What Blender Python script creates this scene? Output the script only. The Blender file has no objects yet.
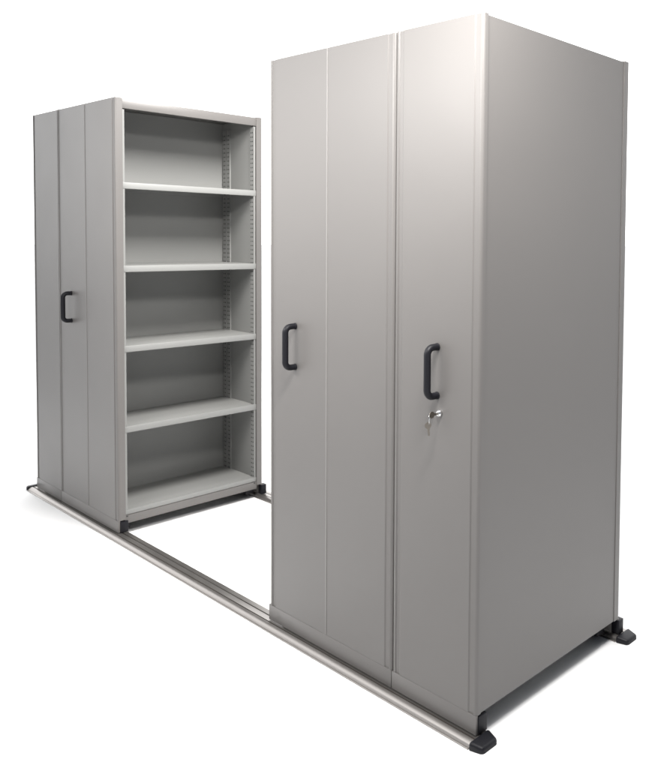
import bpy, bmesh, math, random
from mathutils import Vector, Matrix
random.seed(4)
S = bpy.context.scene
C = S.collection

# ------------------------------------------------------------------ camera
YAW, PITCH, ROLL = math.radians(37.4615), math.radians(2.4384), math.radians(0.9203)
f = Vector((-math.sin(YAW)*math.cos(PITCH), math.cos(YAW)*math.cos(PITCH), -math.sin(PITCH)))
r = Vector((math.cos(YAW), math.sin(YAW), 0)); u = r.cross(f)
r2 = r*math.cos(ROLL) + u*math.sin(ROLL); u2 = -r*math.sin(ROLL) + u*math.cos(ROLL)
cd = bpy.data.cameras.new('camera'); cam = bpy.data.objects.new('camera', cd); C.objects.link(cam)
M4 = Matrix((r2, u2, -f)).transposed().to_4x4(); M4.translation = Vector((1.59938, -1.66075, 1.53524))
cam.matrix_world = M4
cd.sensor_fit = 'HORIZONTAL'; cd.sensor_width = 36; cd.lens = 765.0/661*36
cd.shift_x = -237.9/661; cd.shift_y = -113.5/661
cd.clip_end = 500
S.camera = cam

# ------------------------------------------------------------------ world and lamps
w = bpy.data.worlds.new('World'); S.world = w; w.use_nodes = True
nt = w.node_tree; nd = nt.nodes; nd.clear()
tc = nd.new('ShaderNodeTexCoord'); dp = nd.new('ShaderNodeVectorMath'); dp.operation = 'DOT_PRODUCT'
dp.inputs[1].default_value = (-0.79, 0.61, 0.0)  # invented surround: white in view, dim behind the camera to control the light
mr = nd.new('ShaderNodeMapRange'); mr.interpolation_type = 'SMOOTHSTEP'
mr.inputs['From Min'].default_value = -0.12; mr.inputs['From Max'].default_value = 0.22
mx = nd.new('ShaderNodeMix'); mx.data_type = 'RGBA'
mx.inputs['A'].default_value = (0.04, 0.045, 0.055, 1); mx.inputs['B'].default_value = (1.06, 1.06, 1.06, 1)
bg = nd.new('ShaderNodeBackground'); bg.inputs['Strength'].default_value = 2.2
out = nd.new('ShaderNodeOutputWorld')
nt.links.new(tc.outputs['Generated'], dp.inputs[0]); nt.links.new(dp.outputs['Value'], mr.inputs['Value'])
nt.links.new(mr.outputs['Result'], mx.inputs['Factor']); nt.links.new(mx.outputs['Result'], bg.inputs['Color'])
nt.links.new(bg.outputs[0], out.inputs[0])

def area(name, loc, target, sx, sy, power, col=(1, .98, .955)):
    l = bpy.data.lights.new(name, 'AREA'); l.shape = 'RECTANGLE'; l.size = sx; l.size_y = sy
    l.energy = power; l.color = col
    o = bpy.data.objects.new(name, l); C.objects.link(o); o.location = loc
    o.rotation_euler = (Vector(target)-Vector(loc)).to_track_quat('-Z', 'Y').to_euler()
    return o
for nm, loc, aim, sx, sy, pw, sp in (('ceiling_lamp', (0.42, -0.62, 2.8), (-0.1, 0.05, 1.75), 0.8, 0.2, 43, 120),
                                      ('ceiling_lamp', (-1.45, -1.75, 2.40), (-1.4, 0.0, 1.75), 1.7, 0.25, 26, 95),
                                      ('aisle_lamp', (-1.0, 0.38, 3.15), (-2.5, 0.40, 1.15), 0.8, 0.7, 66, 125)):
    q = area(nm, loc, aim, sx, sy, pw); q.data.spread = math.radians(sp)
for nm, loc, sx, sy, pw in (('added_floor_wash', (1.95, 0.5, 4.6), 1.8, 3.0, 20), ('added_floor_wash', (-5.6, 1.4, 4.6), 2.2, 3.0, 32)):  # unseen fill lights added to wash the floor white
    q = area(nm, loc, (loc[0], loc[1], 0), sx, sy, pw, (1, 1, 1)); q.data.spread = math.radians(55)

S.render.engine = 'CYCLES'
S.view_settings.view_transform = 'Standard'; S.view_settings.look = 'None'
S.view_settings.exposure = 0; S.view_settings.gamma = 1

# ------------------------------------------------------------------ materials
def mat(name, col, rough=.5, metal=0., bump=0., bscale=300, var=.0, vscale=2., coat=0.):
    m = bpy.data.materials.new(name); m.use_nodes = True
    n = m.node_tree.nodes; L = m.node_tree.links; b = n['Principled BSDF']
    b.inputs['Roughness'].default_value = rough; b.inputs['Metallic'].default_value = metal
    b.inputs['Base Color'].default_value = (*col, 1)
    if 'black' in name: b.inputs['Specular IOR Level'].default_value = .28
    if coat: b.inputs['Coat Weight'].default_value = coat; b.inputs['Coat Roughness'].default_value = .25
    t = n.new('ShaderNodeTexCoord')
    if var:
        z = n.new('ShaderNodeTexNoise'); z.inputs['Scale'].default_value = vscale; z.inputs['Detail'].default_value = 6
        L.new(t.outputs['Object'], z.inputs['Vector'])
        q = n.new('ShaderNodeMapRange'); q.inputs['To Min'].default_value = rough-var; q.inputs['To Max'].default_value = rough+var
        L.new(z.outputs['Fac'], q.inputs['Value']); L.new(q.outputs['Result'], b.inputs['Roughness'])
        h = n.new('ShaderNodeMix'); h.data_type = 'RGBA'
        h.inputs['A'].default_value = tuple(c*(1-var*.3) for c in col)+(1,); h.inputs['B'].default_value = tuple(c*(1+var*.3) for c in col)+(1,)
        L.new(z.outputs['Fac'], h.inputs['Factor']); L.new(h.outputs['Result'], b.inputs['Base Color'])
    if bump:
        z = n.new('ShaderNodeTexNoise'); z.inputs['Scale'].default_value = bscale; z.inputs['Detail'].default_value = 2
        L.new(t.outputs['Object'], z.inputs['Vector'])
        k = n.new('ShaderNodeBump'); k.inputs['Strength'].default_value = bump; k.inputs['Distance'].default_value = .001
        z2 = n.new('ShaderNodeTexNoise'); z2.inputs['Scale'].default_value = 3.0; z2.inputs['Detail'].default_value = 1
        L.new(t.outputs['Object'], z2.inputs['Vector'])
        k2 = n.new('ShaderNodeBump'); k2.inputs['Strength'].default_value = .2; k2.inputs['Distance'].default_value = .01
        L.new(z2.outputs['Fac'], k2.inputs['Height']); L.new(k2.outputs['Normal'], k.inputs['Normal'])
        L.new(z.outputs['Fac'], k.inputs['Height']); L.new(k.outputs['Normal'], b.inputs['Normal'])
    return m
PAINT = mat('grey_powder_coat', (.138, .131, .126), .40, 0, .10, 500, .06, 1.5)
SEAM_GLINT = mat('pale_seam_glint', (.20, .193, .186), .42, 0, .10, 500, .05, 2)  # paler grey painted in for the light the seam ridges catch
INNER = mat('grey_inner_sheet', (.225, .226, .219), .5, 0, .10, 500, .05, 2)
ALU = mat('brushed_aluminium', (.31, .293, .28), .34, .85, .05, 900, .08, 12)
BLACK = mat('black_plastic', (.007, .007, .010), .5, 0, .15, 400, .08, 40)
RUBBER = mat('black_rubber', (.02, .02, .022), .6, 0, .1, 300, .05, 20)
CHROME = mat('chrome', (.8, .8, .8), .14, 1, 0, 1, .04, 60)
BRASS = mat('worn_key_metal', (.22, .20, .175), .35, 1, 0, 1, .08, 90)
DARK = mat('dark_hollow_shade', (.03, .032, .032), .8, 0, .1, 200, .05, 10)  # dark colour stands in for the shade inside slots and holes
GROOVE = mat('rail_groove', (.12, .09, .08), .6, .2, .1, 200, .05, 10)
FLOOR = mat('white_floor', (.87, .87, .87), .8, 0, 0, 1, .04, .8)

# ------------------------------------------------------------------ mesh helpers
class MB:
    def __init__(s): s.b = bmesh.new()
    def box(s, a, c, bev=0., seg=2):
        t = bmesh.new(); bmesh.ops.create_cube(t, size=1)
        for v in t.verts:
            v.co = Vector([(a[i]+c[i])/2 + v.co[i]*(c[i]-a[i]) for i in range(3)])
        if bev: bmesh.ops.bevel(t, geom=t.edges[:], offset=bev, segments=seg, affect='EDGES', profile=.5)
        s.add(t); return s
    def add(s, t):
        me = bpy.data.meshes.new('t'); t.to_mesh(me); t.free(); s.b.from_mesh(me); bpy.data.meshes.remove(me); return s
    def prof(s, pts, axis, lo, hi):
        """closed polygon pts extruded along axis ('x','y','z')"""
        def P(p, q):
            return {'z': (p[0], p[1], q), 'x': (q, p[0], p[1]), 'y': (p[0], q, p[1])}[axis]
        t = bmesh.new()
        A = [t.verts.new(P(p, lo)) for p in pts]; B = [t.verts.new(P(p, hi)) for p in pts]
        n = len(pts)
        for i in range(n): t.faces.new((A[i], A[(i+1) % n], B[(i+1) % n], B[i]))
        t.faces.new(A[::-1]); t.faces.new(B)
        bmesh.ops.recalc_face_normals(t, faces=t.faces[:])
        s.add(t); return s
    def tube(s, path, rad, n=14, closed=False):
        t = bmesh.new(); path = [Vector(p) for p in path]; rings = []; N = len(path)
        up = None
        for i, p in enumerate(path):
            if closed: d = path[(i+1) % N]-path[i-1]
            else: d = path[min(i+1, N-1)]-path[max(i-1, 0)]
            d.normalize()
            if up is None: up = d.orthogonal().normalized()
            up = (up - d*up.dot(d)).normalized(); sd = d.cross(up)
            rr = rad[i] if isinstance(rad, (list, tuple)) else rad
            rings.append([t.verts.new(p+rr*(math.cos(2*math.pi*k/n)*up+math.sin(2*math.pi*k/n)*sd)) for k in range(n)])
        for i in range(N if closed else N-1):
            a, b = rings[i], rings[(i+1) % N]
            for k in range(n): t.faces.new((a[k], a[(k+1) % n], b[(k+1) % n], b[k]))
        if not closed: t.faces.new(rings[0][::-1]); t.faces.new(rings[-1])
        bmesh.ops.recalc_face_normals(t, faces=t.faces[:])
        s.add(t); return s
    def build(s, name, m, parent=None, smooth=True):
        me = bpy.data.meshes.new(name); s.b.to_mesh(me); s.b.free(); me.materials.append(m)
        if smooth:
            for p in me.polygons: p.use_smooth = True
            try: me.set_sharp_from_angle(angle=math.radians(32))
            except Exception: pass
        o = bpy.data.objects.new(name, me); C.objects.link(o)
        if parent: o.parent = parent; o.matrix_parent_inverse = Matrix.Translation(-parent.location)
        return o
def tag(o, label=None, cat=None, group=None, kind=None):
    if label: o['label'] = label
    if cat: o['category'] = cat
    if group: o['group'] = group
    if kind: o['kind'] = kind
    return o
def empty(name, loc, **k):
    o = bpy.data.objects.new(name, None); C.objects.link(o); o.location = loc; o.empty_display_size = .1
    return tag(o, **k)
def arc(cx, cy, rad, a0, a1, n=6):
    return [(cx+rad*math.cos(math.radians(a0+(a1-a0)*i/n)), cy+rad*math.sin(math.radians(a0+(a1-a0)*i/n))) for i in range(n+1)]

# ------------------------------------------------------------------ dimensions (metres)
H = 2.2
X0, X1, X2, X3, X4, X5 = -3.644, -3.267, -2.525, -1.145, -0.401, 0.0
D = 0.79                    # depth across the units
K = 0.058                   # top of the plinth
ST = .035                   # width of corner post return
SZ = [1.78, 1.358, .949, .535, .103]

# ------------------------------------------------------------------ floor and rails
fl = MB(); fl.box((-90, -40, -.09), (50, 140, -.023)); tag(fl.build('floor', FLOOR, smooth=False), kind='structure')

def rail(y0, label):
    """y0: front edge of rail; low aluminium track with a rounded nose and a groove"""
    root = empty('floor_rail', ((X0+X5)/2, y0+.06, -.023), label=label, cat='rail', group='floor rails')
    a, b = X0-.035, X5+.002
    zb = -.023
    nose = [(y0-.0025, zb), (y0+.085, zb), (y0+.085, -.010), (y0+.081, -.006), (y0+.060, -.006), (y0+.060, -.012), (y0+.054, -.012),
            (y0+.054, -.006), (y0+.033, -.005), (y0+.030, -.0045), (y0+.030, -.010), (y0+.025, -.010)] + \
           [(y0+.025-.0215*math.sin(math.radians(t)), -.0175+.013*math.cos(math.radians(t))) for t in range(0, 91, 10)] + [(y0+.003, -.0185), (y0-.0015, -.0188), (y0-.0025, -.0195)]
    MB().prof(nose, 'x', a, b).build('track', ALU, root)
    MB().box((a, y0+.0255, -.0135), (b, y0+.0295, -.0088)).build('groove_strip', GROOVE, root)
    for s, e in ((-1, a), (1, b)):
        t = MB(); L = .052
        x0, x1 = (e-L, e-.0005) if s < 0 else (e+.0005, e+L)
        # rounded block that tapers outward
        bmx = bmesh.new(); bmesh.ops.create_cube(bmx, size=1)
        for v in bmx.verts:
            outer = (v.co.x > 0) == (s > 0)
            v.co = Vector((x0 if v.co.x < 0 else x1, (y0-.003 if v.co.y < 0 else y0+.088) + (0 if not outer else (.012 if v.co.y < 0 else -.012)),
                           zb-.0002 if v.co.z < 0 else (.002 if not outer else -.005)))
        ed = [q for q in bmx.edges if max(v.co.z for v in q.verts) > -.018]
        bmesh.ops.bevel(bmx, geom=ed, offset=.010, segments=5, affect='EDGES', profile=.5)
        t.add(bmx); c = t.build('end_cap', BLACK, root)
    return root
rail(-.038, 'front aluminium floor rail running along under the handle ends of the cabinets')
rail(D-.030, 'rear floor rail mostly hidden behind and under the cabinets')

# ------------------------------------------------------------------ units
def end_panel(x0, x1, y, s, post0, post1, ST=ST):
    """end panel profile seen from above; s=+1 faces -Y (front), s=-1 faces +Y (rear)"""
    pts = []
    Y = lambda d: y + s*d        # d = depth behind the face
    def corner(x, dr):           # dr=+1 left corner, -1 right corner
        q = [(x, ST), (x, .010)]
        q += [(x+dr*(.010-.010*math.cos(math.radians(a))), .010-.010*math.sin(math.radians(a))) for a in range(15, 91, 15)]
        q += [(x+dr*.014, 0), (x+dr*.0165, .0035), (x+dr*.034, .0035), (x+dr*.038, .0005)]
        return q
    L = corner(x0, 1) if post0 else [(x0, .018), (x0, .0005)]
    Rr = corner(x1, -1) if post1 else [(x1, .018), (x1, .0005)]
    pts = L + Rr[::-1]
    inner = [(x1, ST) if post1 else (x1, .018), (x1-.012, ST) if post1 else (x1-.002, .018), (x1-.012, .018)] 
    inner = ([(x1-.012, ST)] if post1 else []) + [(x1-.012, .018), (x0+.012, .018)] + ([(x0+.012, ST)] if post0 else [])
    pts = pts + inner
    return [(a, Y(b)) for a, b in pts]

def handle(root, x, z, size=.135, off=.042):
    rr = .0112; hgt = size/2; R = .022
    p = [(x, -.0006, z+hgt)]
    p += [(x, -off+R, z+hgt)]
    p += [(x, -off+R-R*math.sin(math.radians(a)), z+hgt-R+R*math.cos(math.radians(a))) for a in range(15, 91, 15)]
    p += [(x, -off+R-R*math.sin(math.radians(a)), z-hgt+R-R*math.cos(math.radians(a))) for a in range(90, 14, -15)]
    p += [(x, -off+R, z-hgt), (x, -.0006, z-hgt)]
    h = MB().tube(p, rr, 16).build('handle', BLACK, root)
    for dz in (hgt, -hgt):
        m = MB().tube([(x, -.0002, z+dz), (x, -.003, z+dz), (x, -.004, z+dz)], [.0125, .0125, .0112], 18)
        m.build('handle_collar', BLACK, h)
    return h

def slotted(name, root, y, sy, xa, xb, z0, z1):
    """inner upright with two columns of real slots in the plane y; sy=+1 faces +Y"""
    t = bmesh.new()
    wd = xb-xa; sw = .008; gp = .008
    cx = (xa+xb)/2
    xs = [xa, cx-gp/2-sw, cx-gp/2, cx+gp/2, cx+gp/2+sw, xb]
    zs = [z0]; q = z0+.02
    holes = []
    while q < z1-.02:
        zs += [q, q+.007]; holes.append(len(zs)-2); q += .025
    zs.append(z1)
    V = [[t.verts.new((a, y, b)) for a in xs] for b in zs]
    for j in range(len(zs)-1):
        for i in range(len(xs)-1):
            if j in holes and i in (1, 3): continue
            t.faces.new((V[j][i], V[j][i+1], V[j+1][i+1], V[j+1][i]))
    m = MB().add(t)
    # folded lips along both long edges, turned toward the wall
    m.box((xa-.0015, min(y, y-sy*.009), z0), (xa, max(y, y-sy*.009), z1))
    m.box((xb, min(y, y-sy*.009), z0), (xb+.0015, max(y, y-sy*.009), z1))
    o = m.build(name, INNER, root, smooth=False)
    MB().box((xa+.001, min(y-sy*.004, y-sy*.006), z0+.004), (xb-.001, max(y-sy*.004, y-sy*.006), z1-.004)).build('slot_shade_backing', DARK, o, smooth=False)  # dark sheet behind the slots, painted as their inner shade
    return o

def bay(root, xo, xb, xface):
    """open shelving bay: xo = open side, xb = back sheet; shelves, header, slotted uprights"""
    s = 1 if xo > xb else -1
    ya, yb = ST-.003, D-ST+.003
    def bx(m, a, b, y0, y1, z0, z1, bev=0):
        return m.box((min(a, b), y0, z0), (max(a, b), y1, z1), bev)
    # header
    m = MB(); bx(m, xo-s*.004, xo-s*.026, ya+.001, yb-.001, H-.050, H-.003, .002); m.build('header_rail', PAINT, root)
    for i, z in enumerate(SZ):
        last = i == 4
        m = MB()
        lip = .032 if not last else .024
        bx(m, xo-s*.007, xb+s*.003, ya+.003, yb-.003, z-.003, z, .0008)
        bx(m, xo-s*.006, xo-s*.024, ya+.0025, yb-.0025, z-lip, z+.0006, .003)
        bx(m, xb+s*.004, xb+s*.018, ya+.003, yb-.003, z-lip, z-.0035)
        sh = m.build('shelf', INNER, root)
        if last:
            m = MB(); bx(m, xo-s*.005, xo-s*.030, ya+.001, yb-.001, z-.068, z-lip-.002, .002)
            pl = m.build('base_rail', PAINT, root)
            for yy in (ya+.012, yb-.016):
                mm = MB(); bx(mm, xo-s*.0035, xo-s*.006, yy-.004, yy+.004, z-.034, z-.028, .0008); mm.build('fixing_hole', DARK, pl)
    # slotted uprights (front and back pair, on both side sheets)
    for yy, sy in ((ST+.012, 1), (D-ST-.012, -1)):
        for (a, b) in ((xo-s*.010, xo-s*.048), (xb+s*.012, xb+s*.046), (xb+s*.056, xb+s*.090)):
            slotted('upright', root, yy, sy, min(a, b), max(a, b), K+.03, H-.055)

def unit(name, label, x0, x1, kind, handle_at, postL, postR, foot_right=False, foot_left=False):
    g = .0025
    x0 += g; x1 -= g
    root = empty(name, ((x0+x1)/2, D/2, -.004), label=label, cat='shelving unit', group='mobile shelving units')
    mid = (x0+x1)/2
    fst = .020 if (kind == 'single' and postR) else ST
    # end panels: double units carry two leaves with a thin joint
    for y, s, nm in ((0., 1, 'end_panel'), (D, -1, 'rear_end_panel')):
        if kind == 'double':
            MB().prof(end_panel(x0, mid-.0015, y, s, postL, False), 'z', K, H).build(nm, PAINT, root)
            MB().prof(end_panel(mid+.0015, x1, y, s, False, postR), 'z', K, H).build(nm, PAINT, root)
            MB().prof([(mid-.005, y+s*.0012), (mid-.005, y+s*.0003), (mid+.0012, y-s*.0016), (mid+.0022, y-s*.0012), (mid+.003, y+s*.0003), (mid+.003, y+s*.0012)], 'z', K+.001, H-.001).build('joint_strip', SEAM_GLINT, root)
        else:
            MB().prof(end_panel(x0, x1, y, s, postL, postR, fst if s > 0 else ST), 'z', K, H).build(nm, PAINT, root)
        # plinth below the panel
        ky = sorted((y-s*.0006, y+s*.008))
        MB().box((x0-.001 if not foot_left else x0-.006, ky[0], -.002), (x1-.001 if foot_right else x1+.000, (ky[1] if not (s < 0 and foot_right) else y-.0005) if s > 0 else ky[1], K-.0002), .0004).build('plinth', PAINT, root)
        if foot_right:
            fy = (y+.0085, y+.046) if s > 0 else (y-.0085, y+.022)
            MB().box((x1-.03, fy[0], -.0035), (x1+.003 if s > 0 else x1+.006, fy[1], K-.006), .002).build('foot_cap', BLACK, root)
        # carriage wheel housing
        wy = sorted((y+s*.026, y+s*.075))
        MB().box((x0+.05, wy[0], -.004), (x1-.05, wy[1], K-.004), .003).build('carriage_beam', RUBBER, root)
    # side sheets
    yA, yB = fst+.001, D-ST-.001
    if kind == 'single' and postR:      # closed on the right
        m = MB().box((x1-.012, yA-.0, K+.001), (x1-.0025, yB, H-.004)); m.build('side_panel', PAINT, root)
    if kind == 'single' and postL:
        m = MB().box((x0+.004, yA-.0, K+.001), (x0+.012, yB, H-.004)); m.build('side_panel', PAINT, root)
    m = MB().box((x0+.013, .0185, H-.012), (x1-.013, D-.0185, H-.0045)); m.build('top_panel', PAINT, root)
    # thin inner sheets behind both end panels
    for y in (ST+.001, D-ST-.005):
        m = MB().box((x0+.014, y, K+.002), (x1-.014, y+.004, H-.013)); m  .build('inner_side_sheet', INNER, root)
    if kind == 'double':
        m = MB().box((mid-.004, ST+.006, K+.002), (mid+.004, D-ST-.006, H-.014)); m.build('back_sheet', INNER, root)
        bay(root, x1, mid+.004, x1); bay(root, x0, mid-.004, x0)
    else:
        if postR: bay(root, x0, x1-.013, x0)
        else: bay(root, x1, x0+.013, x1)
    if handle_at: handle(root, *handle_at)
    return root

A = unit('shelving_unit', 'narrow grey cabinet at the far left, plain end panel without a handle', X0, X1, 'single', None, True, False)
B = unit('shelving_unit', 'wide grey cabinet with empty open shelves facing the aisle', X1, X2, 'double', (-3.095, 1.115, .15), False, True, foot_right=True)
Cc = unit('shelving_unit', 'wide middle grey cabinet right of the aisle, handle on its jointed end panel', X3, X4, 'double', (-.970, 1.108, .155), True, True, foot_left=True)
Dd = unit('shelving_unit', 'narrow nearest cabinet with locked end panel and large plain grey side', X4, X5, 'single', (-.190, 1.107, .155), True, True, foot_right=True)

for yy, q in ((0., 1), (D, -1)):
    MB().prof([(X1+.0035, yy+q*.006), (X1+.0035, yy+q*.0001), (X1+.016, yy-q*.0034), (X1+.018, yy-q*.0028), (X1+.019, yy+q*.0004), (X1+.019, yy+q*.006)], 'z', K+.001, H+.001).build('edge_bead', SEAM_GLINT, B)

# ------------------------------------------------------------------ lock and keys
lx, lz = -.176, .975
lk = MB().tube([(lx, .0, lz), (lx, -.006, lz), (lx, -.009, lz)], [.0105, .0105, .0085], 24).build('lock', CHROME, Dd)
MB().tube([(lx, -.0088, lz), (lx, -.0125, lz)], [.006, .0055], 20).build('lock_core', CHROME, lk)
kr = empty('key_ring', (lx, -.03, lz-.03), label='small bunch of keys on a ring hanging from the cabinet lock', cat='keys')
def key(loc, ang, tilt, inserted):
    m = MB(); t = bmesh.new()
    pts = arc(0, 0, .0105, 25, 335, 16)
    pts += [(.0095, -.0035), (.031, -.0035), (.034, 0), (.031, .0015), (.0285, .0035), (.026, .002), (.023, .0035), (.020, .002), (.017, .0035), (.0095, .0035)]
    A_ = [t.verts.new((p[0], -.001, p[1])) for p in pts]; B_ = [t.verts.new((p[0], .001, p[1])) for p in pts]
    n = len(pts)
    for i in range(n): t.faces.new((A_[i], A_[(i+1) % n], B_[(i+1) % n], B_[i]))
    t.faces.new(A_[::-1]); t.faces.new(B_); bmesh.ops.recalc_face_normals(t, faces=t.faces[:])
    Mx = Matrix.Translation(loc) @ Matrix.Rotation(tilt, 4, 'Z') @ Matrix.Rotation(ang, 4, 'Y')
    t.transform(Mx); m.add(t); return m.build('key', BRASS, kr, smooth=False)
key((lx, -.034, lz), 0, math.radians(90), True)            # inserted: blade runs into the lock
key((lx-.011, -.040, lz-.034), math.radians(82), math.radians(62), False)
c = Vector((lx-.005, -.040, lz-.014)); ring = []
for i in range(28):
    a = 2*math.pi*i/28
    ring.append(c + Vector((.006*math.cos(a), -.006*math.cos(a), .0155*math.sin(a))))
MB().tube(ring, .0009, 8, closed=True).build('ring', CHROME, kr)
